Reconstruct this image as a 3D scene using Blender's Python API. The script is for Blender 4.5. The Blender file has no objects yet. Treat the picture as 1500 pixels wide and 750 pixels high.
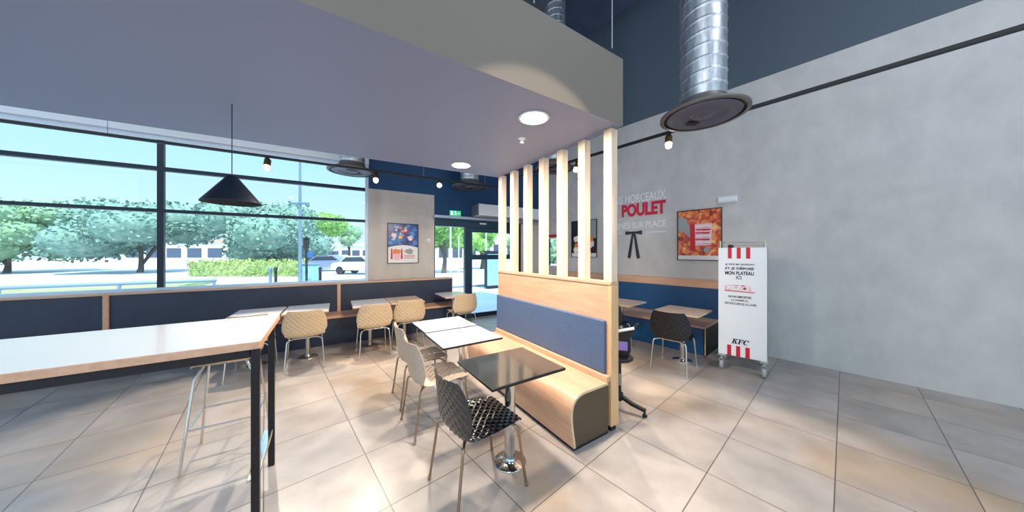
import bpy, math, random
from math import sin, cos, pi, radians, sqrt, atan2
from mathutils import Vector, Matrix
random.seed(7)
SC = bpy.context.scene
COL = SC.collection

# ------------------------------------------------------------------ materials
def lin(c):
    return tuple((x/12.92 if x <= .04045 else ((x+.055)/1.055)**2.4) for x in [v/255 for v in c]) + (1,)

def setin(n, names, v):
    for k in names:
        if k in n.inputs:
            n.inputs[k].default_value = v
            return

def mat(name, rgb, rough=.5, metal=0, spec=.5, noise=None, bump=0, bscale=40, coat=0, emit=None, estr=1, stretch=(1,1,1), rgb2=None, rot=(0,0,0)):
    """Principled; rgb2 = second colour mixed in by a noise of scale `noise`."""
    m = bpy.data.materials.new(name); m.use_nodes = True
    nt = m.node_tree; N = nt.nodes; L = nt.links
    b = N['Principled BSDF']
    b.inputs['Base Color'].default_value = lin(rgb)
    b.inputs['Roughness'].default_value = rough
    b.inputs['Metallic'].default_value = metal
    setin(b, ['Specular IOR Level', 'Specular'], spec)
    if coat:
        setin(b, ['Coat Weight'], coat); setin(b, ['Coat Roughness'], .08)
    if emit:
        setin(b, ['Emission Color'], lin(emit)); setin(b, ['Emission Strength'], estr)
    if noise or bump:
        tc = N.new('ShaderNodeTexCoord'); mp = N.new('ShaderNodeMapping')
        mp.inputs['Scale'].default_value = stretch; mp.inputs['Rotation'].default_value = rot
        L.new(tc.outputs['Object'], mp.inputs['Vector'])
    if noise:
        nz = N.new('ShaderNodeTexNoise'); nz.inputs['Scale'].default_value = noise; nz.inputs['Detail'].default_value = 6
        nz.inputs['Roughness'].default_value = .6
        L.new(mp.outputs[0], nz.inputs['Vector'])
        mr = N.new('ShaderNodeMapRange'); mr.inputs['From Min'].default_value = .35; mr.inputs['From Max'].default_value = .65
        L.new(nz.outputs['Fac'], mr.inputs['Value'])
        mx = N.new('ShaderNodeMix'); mx.data_type = 'RGBA'
        mx.inputs['A'].default_value = lin(rgb); mx.inputs['B'].default_value = lin(rgb2 or rgb)
        ia = [i for i in mx.inputs if i.type == 'RGBA']
        ia[0].default_value = lin(rgb); ia[1].default_value = lin(rgb2 or rgb)
        L.new(mr.outputs[0], mx.inputs['Factor'])
        out = [o for o in mx.outputs if o.type == 'RGBA'][0]
        L.new(out, b.inputs['Base Color'])
    if bump:
        nb = N.new('ShaderNodeTexNoise'); nb.inputs['Scale'].default_value = bscale; nb.inputs['Detail'].default_value = 4
        L.new(mp.outputs[0], nb.inputs['Vector'])
        bp = N.new('ShaderNodeBump'); bp.inputs['Strength'].default_value = bump; bp.inputs['Distance'].default_value = .01
        L.new(nb.outputs['Fac'], bp.inputs['Height']); L.new(bp.outputs[0], b.inputs['Normal'])
    return m

M = {}
M['maple'] = mat('pale maple board', (226,196,164), .38, noise=5, rgb2=(208,172,138), stretch=(14,1,14), coat=.15)
M['oak'] = mat('oak board', (220,176,146), .4, noise=2.2, rgb2=(207,158,126), stretch=(10,1,10), coat=.2)
M['oak_x'] = mat('oak board long', (220,176,146), .4, noise=2.2, rgb2=(205,156,124), stretch=(1,10,10), coat=.2)
M['slat'] = mat('pale spruce', (236,212,188), .5, noise=4, rgb2=(226,198,170), stretch=(12,12,.8))
M['post'] = mat('honey beech', (232,190,142), .45, noise=4, rgb2=(214,168,120), stretch=(12,12,.8))
M['edge'] = mat('light plywood edge', (224,196,158), .5)
M['tabletop_wood'] = mat('pale beech laminate', (234,208,186), .25, noise=5, rgb2=(224,194,168), stretch=(1.2,12,12), coat=.3)
M['tabletop_pale'] = mat('pale pearl laminate top', (236,230,230), .25, coat=.3)
M['tabletop_white'] = mat('pearl laminate', (178,184,194), .1, coat=.8)
M['tabletop_black'] = mat('black laminate', (50,53,53), .2, coat=.8)
M['black_edge'] = mat('black core', (14,14,16), .4)
M['navy'] = mat('navy panel', (36,46,68), .42, noise=3, rgb2=(44,53,76))
M['navy2'] = mat('petrol blue panel', (8,72,120), .4, noise=3, rgb2=(10,80,130))
M['darkblue'] = mat('deep blue skirting board', (8,30,56), .45)
M['brown'] = mat('dark brown laminate', (84,68,50), .5)
M['black'] = mat('matte black', (18,18,20), .5)
M['blacksteel'] = mat('black painted steel', (26,24,28), .35, spec=.4)
M['chrome'] = mat('polished steel', (214,212,206), .16, metal=1)
M['bronzed'] = mat('warm brushed steel', (168,148,126), .3, metal=1)
M['satin'] = mat('satin steel', (205,196,182), .32, metal=1)
M['grey_metal'] = mat('grey metal', (150,155,162), .4, metal=.7)
M['white'] = mat('white paint', (232,234,238), .45)
M['white_gloss'] = mat('white lacquer', (236,238,242), .25)
M['wall_white'] = mat('white reveal', (236,240,246), .6)
M['beige_shell'] = mat('sand plastic', (198,172,140), .42, spec=.5)
M['beige_grey_shell'] = mat('warm stone plastic', (192,172,154), .4)
M['black_shell'] = mat('black gloss plastic', (22,24,28), .17, spec=1)
M['concrete'] = mat('grey concrete', (206,204,202), .7, noise=3.6, rgb2=(194,192,191), bump=.15, bscale=9, stretch=(1,1,.7))
M['black_shell_satin'] = mat('blue black satin plastic', (17,21,29), .32, spec=.5)
M['concrete2'] = mat('warm grey concrete', (204,196,188), .7, noise=3.4, rgb2=(188,180,172), bump=.08, bscale=14, stretch=(1,1,.3))
M['darkwall'] = mat('midnight blue paint', (82,95,108), .7)
M['darkwall_l'] = mat('deep blue paint', (14,64,106), .6)
M['ceil'] = mat('slate ceiling', (86,104,132), .8, noise=2, rgb2=(76,94,122))
M['soffit'] = mat('soffit grey with daylight tint', (128,138,164), .55)  # blue cast of the window daylight is put into this colour
M['fascia'] = mat('taupe fascia paint', (122,113,104), .6)
M['frame_blue'] = mat('dark anthracite frame', (20,34,50), .4, metal=.2)
M['frame_white'] = mat('pale frame', (214,226,240), .4)
M['teal'] = mat('dark teal door case', (22,58,78), .4)
M['alu'] = mat('aluminium', (176,184,200), .35, metal=.6)
M['red'] = mat('signal red', (206,18,44), .5)
M['crimson'] = mat('crimson letter', (214,20,66), .5)
M['lettering_white'] = mat('off white letter', (236,238,240), .5)
M['ink'] = mat('black ink', (24,24,28), .5)
M['tie'] = mat('dark petrol plate', (12,42,58), .45)
M['pad'] = mat('blue woven cover', (84,106,142), .6, noise=120, rgb2=(70,92,126), bump=.4, bscale=160)
M['rubber'] = mat('grey rubber', (168,170,172), .6)
M['bronze'] = mat('bronze lacquer', (150,116,72), .3, metal=.8)
M['lamp_on'] = mat('warm lit lamp', (255,240,215), .5, emit=(255,232,196), estr=14)
M['lamp_spot'] = mat('lit spot lens', (255,240,215), .5, emit=(255,236,205), estr=9)
M['purple'] = mat('violet label', (150,128,206), .5)
M['asphalt'] = mat('pale asphalt', (206,208,216), .9, noise=.4, rgb2=(190,193,204))
M['paving'] = mat('light concrete paving', (222,224,232), .9, noise=.8, rgb2=(208,211,222))
M['grass'] = mat('dry verge', (176,186,110), .9, noise=.8, rgb2=(140,166,92))
M['leaf1'] = mat('blue green foliage', (140,172,152), .8, noise=3, rgb2=(96,130,116))
M['leaf2'] = mat('fresh green foliage', (158,202,104), .8, noise=3, rgb2=(120,172,82))
M['leaf3'] = mat('grey green foliage', (150,184,142), .8, noise=3, rgb2=(116,154,116))
M['bark'] = mat('bark', (96,82,70), .9)
M['bld_white'] = mat('white render', (236,232,226), .8)
M['bld_dark'] = mat('dark shopfront glass', (70,84,104), .3)
M['roof_orange'] = mat('terracotta tile', (222,160,132), .8)
M['car_blue'] = mat('grey blue car paint', (120,136,168), .3)
M['car_white'] = mat('white car paint', (226,230,238), .3)
M['car_dark'] = mat('car glass', (50,58,70), .15)
M['tyre'] = mat('tyre', (30,30,32), .7)
M['postgrey'] = mat('galvanised pole', (120,140,160), .5, metal=.3)
M['cyan'] = mat('cyan poster', (140,200,214), .5)
M['sea'] = mat('blue sign', (40,90,150), .5)
M['car_red'] = mat('coral hoarding', (226,150,150), .6)
M['galv'] = mat('galvanised spiral duct', (224,226,228), .42, metal=.85, noise=7, rgb2=(172,176,184), stretch=(3,3,.6))
M['disc'] = mat('graphite diffuser', (88,93,110), .45)
M['disc_light'] = mat('pewter rim', (116,112,108), .45, metal=.3)
M['exit_green'] = mat('exit green', (30,170,110), .5, emit=(60,200,140), estr=.7)
M['exit_white'] = mat('exit pictogram white', (235,255,245), .5, emit=(230,255,245), estr=.9)
M['switch'] = mat('switch white', (240,240,240), .4)

def glass_mat():
    m = bpy.data.materials.new('window glass'); m.use_nodes = True
    nt = m.node_tree; N = nt.nodes; L = nt.links; N.clear()
    o = N.new('ShaderNodeOutputMaterial'); mx = N.new('ShaderNodeMixShader'); t = N.new('ShaderNodeBsdfTransparent')
    g = N.new('ShaderNodeBsdfGlossy'); g.inputs['Roughness'].default_value = .02
    fr = N.new('ShaderNodeFresnel'); fr.inputs['IOR'].default_value = 1.35
    t.inputs['Color'].default_value = (.93,.98,1,1)
    L.new(fr.outputs[0], mx.inputs[0]); L.new(t.outputs[0], mx.inputs[1]); L.new(g.outputs[0], mx.inputs[2]); L.new(mx.outputs[0], o.inputs[0])
    return m
M['glass'] = glass_mat()

TH_R = radians(-49.24); TH_L = radians(31.33); TH_P = radians(33.12)

def floor_mat():
    m = bpy.data.materials.new('stone tile floor'); m.use_nodes = True
    nt = m.node_tree; N = nt.nodes; L = nt.links; b = N['Principled BSDF']
    tc = N.new('ShaderNodeTexCoord'); mp = N.new('ShaderNodeMapping'); mp.vector_type = 'TEXTURE'
    mp.inputs['Rotation'].default_value = (0,0,TH_R)
    L.new(tc.outputs['Object'], mp.inputs['Vector'])
    sep = N.new('ShaderNodeSeparateXYZ'); L.new(mp.outputs[0], sep.inputs[0])
    T = .6065
    def math_(op, a, b_=None):
        n = N.new('ShaderNodeMath'); n.operation = op
        for i, v in enumerate((a, b_)):
            if v is None: continue
            if isinstance(v, (int, float)): n.inputs[i].default_value = v
            else: L.new(v, n.inputs[i])
        return n.outputs[0]
    ids = []; ds = []
    for out, off in ((sep.outputs[0], -.65), (sep.outputs[1], .6)):
        q = math_('DIVIDE', math_('SUBTRACT', out, off), T)
        ids.append(math_('FLOOR', q))
        fr = math_('SUBTRACT', q, ids[-1])
        ds.append(math_('MINIMUM', fr, math_('SUBTRACT', 1.0, fr)))
    d = math_('MINIMUM', ds[0], ds[1])
    gr = math_('LESS_THAN', d, .0055)
    cmb = N.new('ShaderNodeCombineXYZ'); L.new(ids[0], cmb.inputs[0]); L.new(ids[1], cmb.inputs[1])
    wn = N.new('ShaderNodeTexWhiteNoise'); L.new(cmb.outputs[0], wn.inputs['Vector'])
    # stone clouding, shifted per tile
    va = N.new('ShaderNodeVectorMath'); va.operation = 'MULTIPLY_ADD'
    L.new(wn.outputs['Color'], va.inputs[0]); va.inputs[1].default_value = (9,9,9); L.new(tc.outputs['Object'], va.inputs[2])
    nz = N.new('ShaderNodeTexNoise'); nz.inputs['Scale'].default_value = 2.6; nz.inputs['Detail'].default_value = 5; nz.inputs['Roughness'].default_value = .5
    L.new(va.outputs[0], nz.inputs['Vector'])
    m1 = N.new('ShaderNodeMapRange'); m1.interpolation_type = 'SMOOTHSTEP'; m1.inputs['From Min'].default_value = .25; m1.inputs['From Max'].default_value = .75
    L.new(nz.outputs['Fac'], m1.inputs['Value'])
    r = N.new('ShaderNodeMix'); r.data_type = 'RGBA'; ir = [i for i in r.inputs if i.type == 'RGBA']; ir[0].default_value = lin((150,142,138)); ir[1].default_value = lin((180,172,168))
    L.new(m1.outputs[0], r.inputs['Factor']); rout = [o for o in r.outputs if o.type == 'RGBA'][0]
    # broad ochre clouding of the stone
    n2 = N.new('ShaderNodeTexNoise'); n2.inputs['Scale'].default_value = .75; n2.inputs['Detail'].default_value = 3
    L.new(tc.outputs['Object'], n2.inputs['Vector'])
    m2 = N.new('ShaderNodeMapRange'); m2.interpolation_type = 'SMOOTHSTEP'; m2.inputs['From Min'].default_value = .42; m2.inputs['From Max'].default_value = .8; m2.inputs['To Max'].default_value = .75
    L.new(n2.outputs['Fac'], m2.inputs['Value'])
    mo = N.new('ShaderNodeMix'); mo.data_type = 'RGBA'; io = [i for i in mo.inputs if i.type == 'RGBA']; io[1].default_value = lin((176,144,104))
    L.new(rout, io[0]); L.new(m2.outputs[0], mo.inputs['Factor'])
    hs = N.new('ShaderNodeHueSaturation'); L.new([o for o in mo.outputs if o.type == 'RGBA'][0], hs.inputs['Color'])
    L.new(math_('ADD', math_('MULTIPLY', wn.outputs['Value'], .1), .94), hs.inputs['Value'])
    mx = N.new('ShaderNodeMix'); mx.data_type = 'RGBA'
    ia = [i for i in mx.inputs if i.type == 'RGBA']; ia[1].default_value = lin((92,80,74))
    L.new(hs.outputs[0], ia[0]); L.new(gr, mx.inputs['Factor'])
    L.new([o for o in mx.outputs if o.type == 'RGBA'][0], b.inputs['Base Color'])
    b.inputs['Roughness'].default_value = .32
    return m
M['floor'] = floor_mat()

def chicken_mat():
    m = bpy.data.materials.new('fried food print'); m.use_nodes = True
    nt = m.node_tree; N = nt.nodes; L = nt.links; b = N['Principled BSDF']
    tc = N.new('ShaderNodeTexCoord'); nz = N.new('ShaderNodeTexNoise'); nz.inputs['Scale'].default_value = 9; nz.inputs['Detail'].default_value = 5
    nz.inputs['Distortion'].default_value = .8
    L.new(tc.outputs['Object'], nz.inputs['Vector'])
    r = N.new('ShaderNodeValToRGB'); L.new(nz.outputs['Fac'], r.inputs[0])
    cr = r.color_ramp; cr.elements[0].position = .33; cr.elements[0].color = lin((110,16,14)); cr.elements[1].position = .68; cr.elements[1].color = lin((252,208,140))
    for p, c in ((.44,(196,52,30)), (.52,(226,112,48)), (.6,(240,158,84))):
        e = cr.elements.new(p); e.color = lin(c)
    L.new(r.outputs[0], b.inputs['Base Color']); b.inputs['Roughness'].default_value = .25
    return m
M['chicken'] = chicken_mat()
def party_mat():
    m = bpy.data.materials.new('blue splash print'); m.use_nodes = True
    nt = m.node_tree; N = nt.nodes; L = nt.links; b = N['Principled BSDF']
    tc = N.new('ShaderNodeTexCoord'); nz = N.new('ShaderNodeTexNoise'); nz.inputs['Scale'].default_value = 8; nz.inputs['Detail'].default_value = 3
    L.new(tc.outputs['Object'], nz.inputs['Vector'])
    r = N.new('ShaderNodeValToRGB'); L.new(nz.outputs['Fac'], r.inputs[0])
    cr = r.color_ramp; cr.elements[0].position = .35; cr.elements[0].color = lin((14,40,100)); cr.elements[1].position = .68; cr.elements[1].color = lin((90,160,220))
    e = cr.elements.new(.52); e.color = lin((26,84,160))
    L.new(r.outputs[0], b.inputs['Base Color']); b.inputs['Roughness'].default_value = .25
    return m
M['party'] = party_mat()
M['yellow'] = mat('print yellow', (238,196,60), .3)
M['orange'] = mat('print orange', (232,130,52), .3)
M['print_white'] = mat('print white', (238,232,232), .3)
M['print_dark'] = mat('print charcoal', (34,34,38), .3)
M['print_grey'] = mat('print grey', (150,156,158), .3)
M['pink'] = mat('print pink', (240,190,200), .3)

# ------------------------------------------------------------------ mesh helpers
class MB:
    def __init__(s): s.v = []; s.f = []; s.mi = []; s.sm = []
    def add(s, vs, fs, mi=0, smooth=False):
        o = len(s.v); s.v += [tuple(v) for v in vs]
        for f in fs: s.f.append([i+o for i in f]); s.mi.append(mi); s.sm.append(smooth)
        return s
    def box(s, x0, x1, y0, y1, z0, z1, mi=0):
        vs = [(x,y,z) for x in (x0,x1) for y in (y0,y1) for z in (z0,z1)]
        return s.add(vs, [(0,1,3,2),(4,6,7,5),(0,4,5,1),(2,3,7,6),(0,2,6,4),(1,5,7,3)], mi)
    def bbox(s, x0, x1, y0, y1, z0, z1, b=.004, mi=0):
        """box with chamfered edges"""
        b = min(b, abs(x1-x0)*.45, abs(y1-y0)*.45, abs(z1-z0)*.45)
        cx, cy, cz = (x0+x1)/2, (y0+y1)/2, (z0+z1)/2; hx, hy, hz = abs(x1-x0)/2, abs(y1-y0)/2, abs(z1-z0)/2
        vs = []; idx = {}
        for sx in (-1,1):
            for sy in (-1,1):
                for sz in (-1,1):
                    for a in range(3):
                        k = [b,b,b]; k[a] = 0
                        idx[(sx,sy,sz,a)] = len(vs)
                        vs.append((cx+sx*(hx-k[0]), cy+sy*(hy-k[1]), cz+sz*(hz-k[2])))
        fs = []
        S = (-1,1)
        for sg in S:
            fs.append([idx[(sg,p,q,0)] for p,q in ((-1,-1),(-1,1),(1,1),(1,-1))][::(1 if sg<0 else -1)])
            fs.append([idx[(p,sg,q,1)] for p,q in ((-1,-1),(1,-1),(1,1),(-1,1))][::(1 if sg<0 else -1)])
            fs.append([idx[(p,q,sg,2)] for p,q in ((-1,-1),(-1,1),(1,1),(1,-1))][::(1 if sg<0 else -1)])
        for p in S:
            for q in S:
                fs.append([idx[(p,q,-1,0)],idx[(p,q,1,0)],idx[(p,q,1,1)],idx[(p,q,-1,1)]])
                fs.append([idx[(p,-1,q,0)],idx[(p,1,q,0)],idx[(p,1,q,2)],idx[(p,-1,q,2)]])
                fs.append([idx[(-1,p,q,1)],idx[(1,p,q,1)],idx[(1,p,q,2)],idx[(-1,p,q,2)]])
                for r in S: fs.append([idx[(p,q,r,0)],idx[(p,q,r,1)],idx[(p,q,r,2)]])
        return s.add(vs, fs, mi)
    def tube(s, pts, r, n=10, mi=0, caps=True):
        pts = [Vector(p) for p in pts]; rs = r if isinstance(r, (list,tuple)) else [r]*len(pts)
        vs = []; up = None
        for i, p in enumerate(pts):
            t = (pts[min(i+1,len(pts)-1)]-pts[max(i-1,0)]).normalized()
            if up is None:
                up = Vector((0,0,1)) if abs(t.z) < .9 else Vector((1,0,0))
            a = t.cross(up).normalized(); up2 = a.cross(t).normalized(); up = up2
            for k in range(n):
                w = 2*pi*k/n; vs.append(p+(a*cos(w)+up2*sin(w))*rs[i])
        fs = [(i*n+k, i*n+(k+1)%n, (i+1)*n+(k+1)%n, (i+1)*n+k) for i in range(len(pts)-1) for k in range(n)]
        s.add(vs, fs, mi, True)
        if caps:
            s.add([vs[k] for k in range(n)], [tuple(range(n))[::-1]], mi); o = (len(pts)-1)*n
            s.add([vs[o+k] for k in range(n)], [tuple(range(n))], mi)
        return s
    def lathe(s, prof, n=32, c=(0,0,0), mi=0, smooth=True, caps=True):
        vs = [(c[0]+r*cos(2*pi*k/n), c[1]+r*sin(2*pi*k/n), c[2]+z) for r, z in prof for k in range(n)]
        fs = [(i*n+k, i*n+(k+1)%n, (i+1)*n+(k+1)%n, (i+1)*n+k) for i in range(len(prof)-1) for k in range(n)]
        s.add(vs, fs, mi, smooth)
        if not caps: return s
        if prof[0][0] > 1e-4: s.add(vs[:n], [tuple(range(n))[::-1]], mi)
        if prof[-1][0] > 1e-4: s.add(vs[-n:], [tuple(range(n))], mi)
        return s
    def prism(s, poly, a, b, axis='y', mi=0, smooth=False):
        """polygon in the plane across `axis`, extruded from a to b"""
        def P(p, t):
            return {'y': (p[0],t,p[1]), 'x': (t,p[0],p[1]), 'z': (p[0],p[1],t)}[axis]
        n = len(poly); vs = [P(p,a) for p in poly]+[P(p,b) for p in poly]
        s.add(vs, [tuple(range(n))[::-1], tuple(range(n,2*n))], mi)
        s.add(vs, [(k,(k+1)%n,n+(k+1)%n,n+k) for k in range(n)], mi, smooth)
        return s
    def build(s, name, mats, parent=None, loc=(0,0,0), rotz=0):
        me = bpy.data.meshes.new(name); me.from_pydata(s.v, [], s.f)
        if not isinstance(mats, (list,tuple)): mats = [mats]
        for m in mats: me.materials.append(m)
        me.polygons.foreach_set('material_index', s.mi); me.polygons.foreach_set('use_smooth', s.sm)
        me.update(); me.validate()
        import bmesh
        bm = bmesh.new(); bm.from_mesh(me); bmesh.ops.remove_doubles(bm, verts=bm.verts, dist=1e-6) if not any(s.sm) else None
        bmesh.ops.recalc_face_normals(bm, faces=bm.faces); bm.to_mesh(me); bm.free()
        o = bpy.data.objects.new(name, me); COL.objects.link(o)
        o.location = loc; o.rotation_euler = (0,0,rotz)
        if parent: o.parent = parent
        return o

def tag(o, label, cat, group=None, kind=None):
    o['label'] = label; o['category'] = cat
    if group: o['group'] = group
    if kind: o['kind'] = kind
    return o
def thing(name, label, cat, loc=(0,0,0), rotz=0, group=None):
    o = bpy.data.objects.new(name, None); o.empty_display_size = .1; COL.objects.link(o)
    o.location = loc; o.rotation_euler = (0,0,rotz)
    return tag(o, label, cat, group)
def struct(o):
    o['kind'] = 'structure'; return o
def dup(root, loc, rotz, label, group=None):
    r = root.copy(); COL.objects.link(r); r.location = loc; r.rotation_euler = (0,0,rotz); r['label'] = label
    if group: r['group'] = group
    for ch in list(root.children):
        c = ch.copy(); COL.objects.link(c); c.parent = r
        for g in list(ch.children):
            d = g.copy(); COL.objects.link(d); d.parent = c
    return r
def fr(th, a, c, z=0):
    """point at along-coordinate a and depth c of a frame turned by th about the camera's floor point"""
    return (cos(th)*a - sin(th)*c, sin(th)*a + cos(th)*c, z)

def text_mesh(name, body, m, width, height, parent, loc, bold=.0, shear=0, thick=.004, align='CENTER'):
    """flat upright lettering in the local XZ plane facing -Y, scaled to width x height"""
    cu = bpy.data.curves.new(name, 'FONT'); cu.body = body; cu.size = 1; cu.offset = bold; cu.shear = shear; cu.extrude = .01
    cu.resolution_u = 4
    o = bpy.data.objects.new(name, cu); COL.objects.link(o)
    dg = bpy.context.evaluated_depsgraph_get(); dg.update()
    me = bpy.data.meshes.new_from_object(o.evaluated_get(dg))
    bpy.data.objects.remove(o); 
    xs = [v.co.x for v in me.vertices]; ys = [v.co.y for v in me.vertices]
    x0, x1, y0, y1 = min(xs), max(xs), min(ys), max(ys)
    for v in me.vertices:
        x = (v.co.x-x0)/(x1-x0)*width; z = (v.co.y-y0)/(y1-y0)*height; y = -v.co.z/.02*thick
        if align == 'CENTER': x -= width/2
        elif align == 'RIGHT': x -= width
        v.co = (x, y, z)
    me.materials.clear(); me.materials.append(m)
    o = bpy.data.objects.new(name, me); COL.objects.link(o); o.location = loc
    if parent: o.parent = parent
    return o

# ------------------------------------------------------------------ setting
CL = 6.44   # window wall plane
CR = 5.85   # lettering wall plane
CEIL = 6.8
# corner of the two walls
tL, tR = TH_L, TH_R
nL = Vector((-sin(tL), cos(tL))); nR = Vector((-sin(tR), cos(tR))); uL = Vector((cos(tL), sin(tL))); uR = Vector((cos(tR), sin(tR)))
# solve n.p = c
det = nL.x*nR.y-nL.y*nR.x
corner = Vector(((CL*nR.y-nL.y*CR)/det, (nL.x*CR-CL*nR.x)/det))
UC = corner.dot(uL); RC = corner.dot(uR)

bm_ = MB(); c1 = fr(TH_L,-6,CL+.2); 
pl = [fr(TH_L,-6.0,CL+.02), fr(TH_L,UC+.02,CL+.02), fr(TH_R,6.0,CR+.02), (8.0,-1.2,0), (7.0,-6.0,0), (-7,-6.0,0)]
flo = MB(); flo.prism([(p[0],p[1]) for p in pl], -.12, 0, 'z'); struct(flo.build('floor', M['floor']))
pl2 = [fr(TH_L,-6.2,CL+.3), fr(TH_L,UC+.3,CL+.3), fr(TH_R,6.0,CR+.3), (9.2,-1.5,0), (8.5,-7.5,0), (-8.5,-7.5,0)]
ce = MB(); ce.prism([(p[0],p[1]) for p in pl2], CEIL, CEIL+.25, 'z'); ceiling = struct(ce.build('ceiling', M['ceil']))
# ribs of the metal deck on the ceiling
rb = MB()
for k in range(22):
    a = -6+k*.6; rb.box(a, a+.05, -5.5, 5.8, CEIL-.05, CEIL)
# window wall: solid pieces, local frame L
W0, W1 = -4.8, .47      # window span
D0, D1 = 1.866, 4.34    # door span
wl = MB()
wl.box(-6, W0, CL, CL+.25, 0, CEIL, 0)
wl.box(W0, W1+.07, CL, CL+.25, 0, 1.0, 1)
wl.box(W0, W1+.07, CL, CL+.25, 3.62, CEIL, 0)
wl.box(W1+.07, D0, CL, CL+.25, 0, 2.885, 1)
wl.box(W1+.07, UC+.25, CL, CL+.25, 2.885, CEIL, 0)
wl.box(D0, D1, CL, CL+.25, 2.36, 2.885, 0)
wl.box(D1, UC+.25, CL, CL+.25, 0, 2.4, 1)
wl.box(D1, UC+.25, CL, CL+.25, 2.4, 2.885, 0)
struct(wl.build('wall_left', [M['darkwall_l'], M['concrete2']], rotz=TH_L))
# lettering wall
V0, V1, Z0, Z1 = -5.72, -4.97, 1.21, 2.0
wr = MB()
E_ = 6.0
wr.box(RC, V0, CR, CR+.25, 0, 4.3, 1); wr.box(V1, E_, CR, CR+.25, 0, 4.3, 1)
wr.box(V0, V1, CR, CR+.25, 0, Z0, 1); wr.box(V0, V1, CR, CR+.25, Z1, 4.3, 1)
wr.box(RC, E_, CR, CR+.25, 4.3, CEIL, 0)
wrt = struct(wr.build('wall_right', [M['darkwall'], M['concrete']], rotz=TH_R))

# windows
def window(name, th, c, x0, x1, z0, z1, bars, mulls, fw, mat_f, mat_side, depth=.1):
    w = bpy.data.objects.new(name, None); COL.objects.link(w); w.rotation_euler = (0,0,th); w['kind'] = 'structure'
    f = MB(); f.box(x0, x0+fw, c, c+depth, z0, z1, 0); f.box(x1-fw, x1, c, c+depth, z0, z1, 0)
    f.box(x0+fw, x1-fw, c, c+depth, z0, z0+fw, 0); f.box(x0+fw, x1-fw, c, c+depth, z1-fw, z1, 0)
    f.build('window_frame', mat_side, w)
    for zb, t in bars:
        b = MB(); b.box(x0+fw, x1-fw, c+.01, c+depth-.01, zb-t/2, zb+t/2); b.build('window_bar', mat_f, w)
    for xb, t in mulls:
        b = MB(); b.box(xb-t/2, xb+t/2, c+.02, c+depth-.02, z0+fw, z1-fw); b.build('window_mullion', mat_f, w)
    g = MB(); g.box(x0+fw, x1-fw, c+depth*.5-.004, c+depth*.5+.004, z0+fw, z1-fw); g.build('window_pane', M['glass'], w)
    return w
w1 = window('window_1', TH_L, CL+.04, W0, W1+.07, 1.0, 3.36, [(2.865,.062),(2.228,.05)], [(-2.3,.07)], .06, M['frame_blue'], M['frame_white'])
w2 = window('window_2', TH_R, CR+.02, V0, V1, Z0, Z1, [], [(-5.3,.03)], .03, M['frame_blue'], M['frame_white'])
t = MB(); t.box(V0, V1, CR-.02, CR+.02, Z1+.0, Z1+.07); struct(t.build('trim_2', M['red'], rotz=TH_R))
# white blind box above the window and white sill
t = MB(); t.box(W0, W1+.07, CL-.02, CL+.14, 3.36, 3.62); struct(t.build('trim_1', M['wall_white'], rotz=TH_L))
t = MB(); t.bbox(W0, W1+.07, CL-.03, CL+.04, 1.0, 1.03); struct(t.build('trim_3', M['wall_white'], rotz=TH_L))
# door
d = bpy.data.objects.new('door_1', None); COL.objects.link(d); d.rotation_euler = (0,0,TH_L); d['kind'] = 'structure'
b = MB(); b.box(D0, D1-.14, CL+.0, CL+.14, 2.2, 2.36); b.build('door_header', M['teal'], d)
b = MB(); b.box(D0, D0+.02, CL, CL+.12, 0, 2.2); b.box(D1-.24, D1-.14, CL-.0, CL+.14, 0, 2.2); b.build('door_jamb', M['black'], d)
b = MB(); b.box(2.62, 2.80, CL+.02, CL+.13, 0, 2.2); b.build('door_stile', M['teal'], d)
b = MB(); b.box(2.8, 4.10, CL+.04, CL+.1, 2.09, 2.2); b.box(2.8, 4.10, CL+.04, CL+.1, 1.417, 1.538); b.build('door_rail', M['teal'], d)
b = MB(); b.box(D0+.02, 2.62, CL+.04, CL+.1, 0, .1); b.box(2.8, 4.10, CL+.04, CL+.1, 0, .1); b.build('bottom_rail', M['darkblue'], d)
b = MB(); b.box(D0+.02, 2.62, CL+.068, CL+.076, .1, 2.2); b.build('fixed_pane', M['glass'], d)
b = MB(); b.box(2.8, 4.10, CL+.066, CL+.074, .1, 1.417); b.box(2.8, 4.10, CL+.066, CL+.074, 1.538, 2.09); b.build('door_pane', M['glass'], d)
b = MB(); b.bbox(2.98, 3.16, CL-.045, CL, 2.28, 2.32, .01); b.build('door_sensor', M['white'], d)
b = MB(); b.box(D1-.14, D1, CL, CL+.2, 0, 2.4); struct(b.build('trim_4', M['concrete'], rotz=TH_L))
t = MB(); t.bbox(D0-.03, UC-.02, CL-.12, CL-.001, 2.37, 2.435); struct(t.build('trim_5', M['alu'], rotz=TH_L))

# suspended soffit: four measured corners
S1 = Vector((.972,2.513)); S2 = Vector((-.205,4.245)); e2 = Vector((.8375,.5464)); e1 = Vector((-.5464,.8375))
S3 = S2 - Vector((.868,.497))*5.6; S4 = S1 - e2*6.6
sof = MB(); sp = [(p.x,p.y) for p in (S1,S2,S3,S4)]
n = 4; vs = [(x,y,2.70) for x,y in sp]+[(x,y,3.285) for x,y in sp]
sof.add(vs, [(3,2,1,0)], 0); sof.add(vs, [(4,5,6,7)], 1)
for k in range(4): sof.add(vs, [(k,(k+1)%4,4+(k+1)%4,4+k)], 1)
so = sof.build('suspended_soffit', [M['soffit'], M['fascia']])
tag(so, 'large grey dropped soffit box over the dining tables with taupe fascia', 'soffit')
so['kind'] = 'structure'
rd = tag(MB().tube([(.83,2.38,3.285),(.83,2.38,CEIL)], .006, 8).build('suspension_rod', M['grey_metal']), 'thin rod holding up the corner of the dropped soffit', 'rod', 'rods above the soffit')
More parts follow.
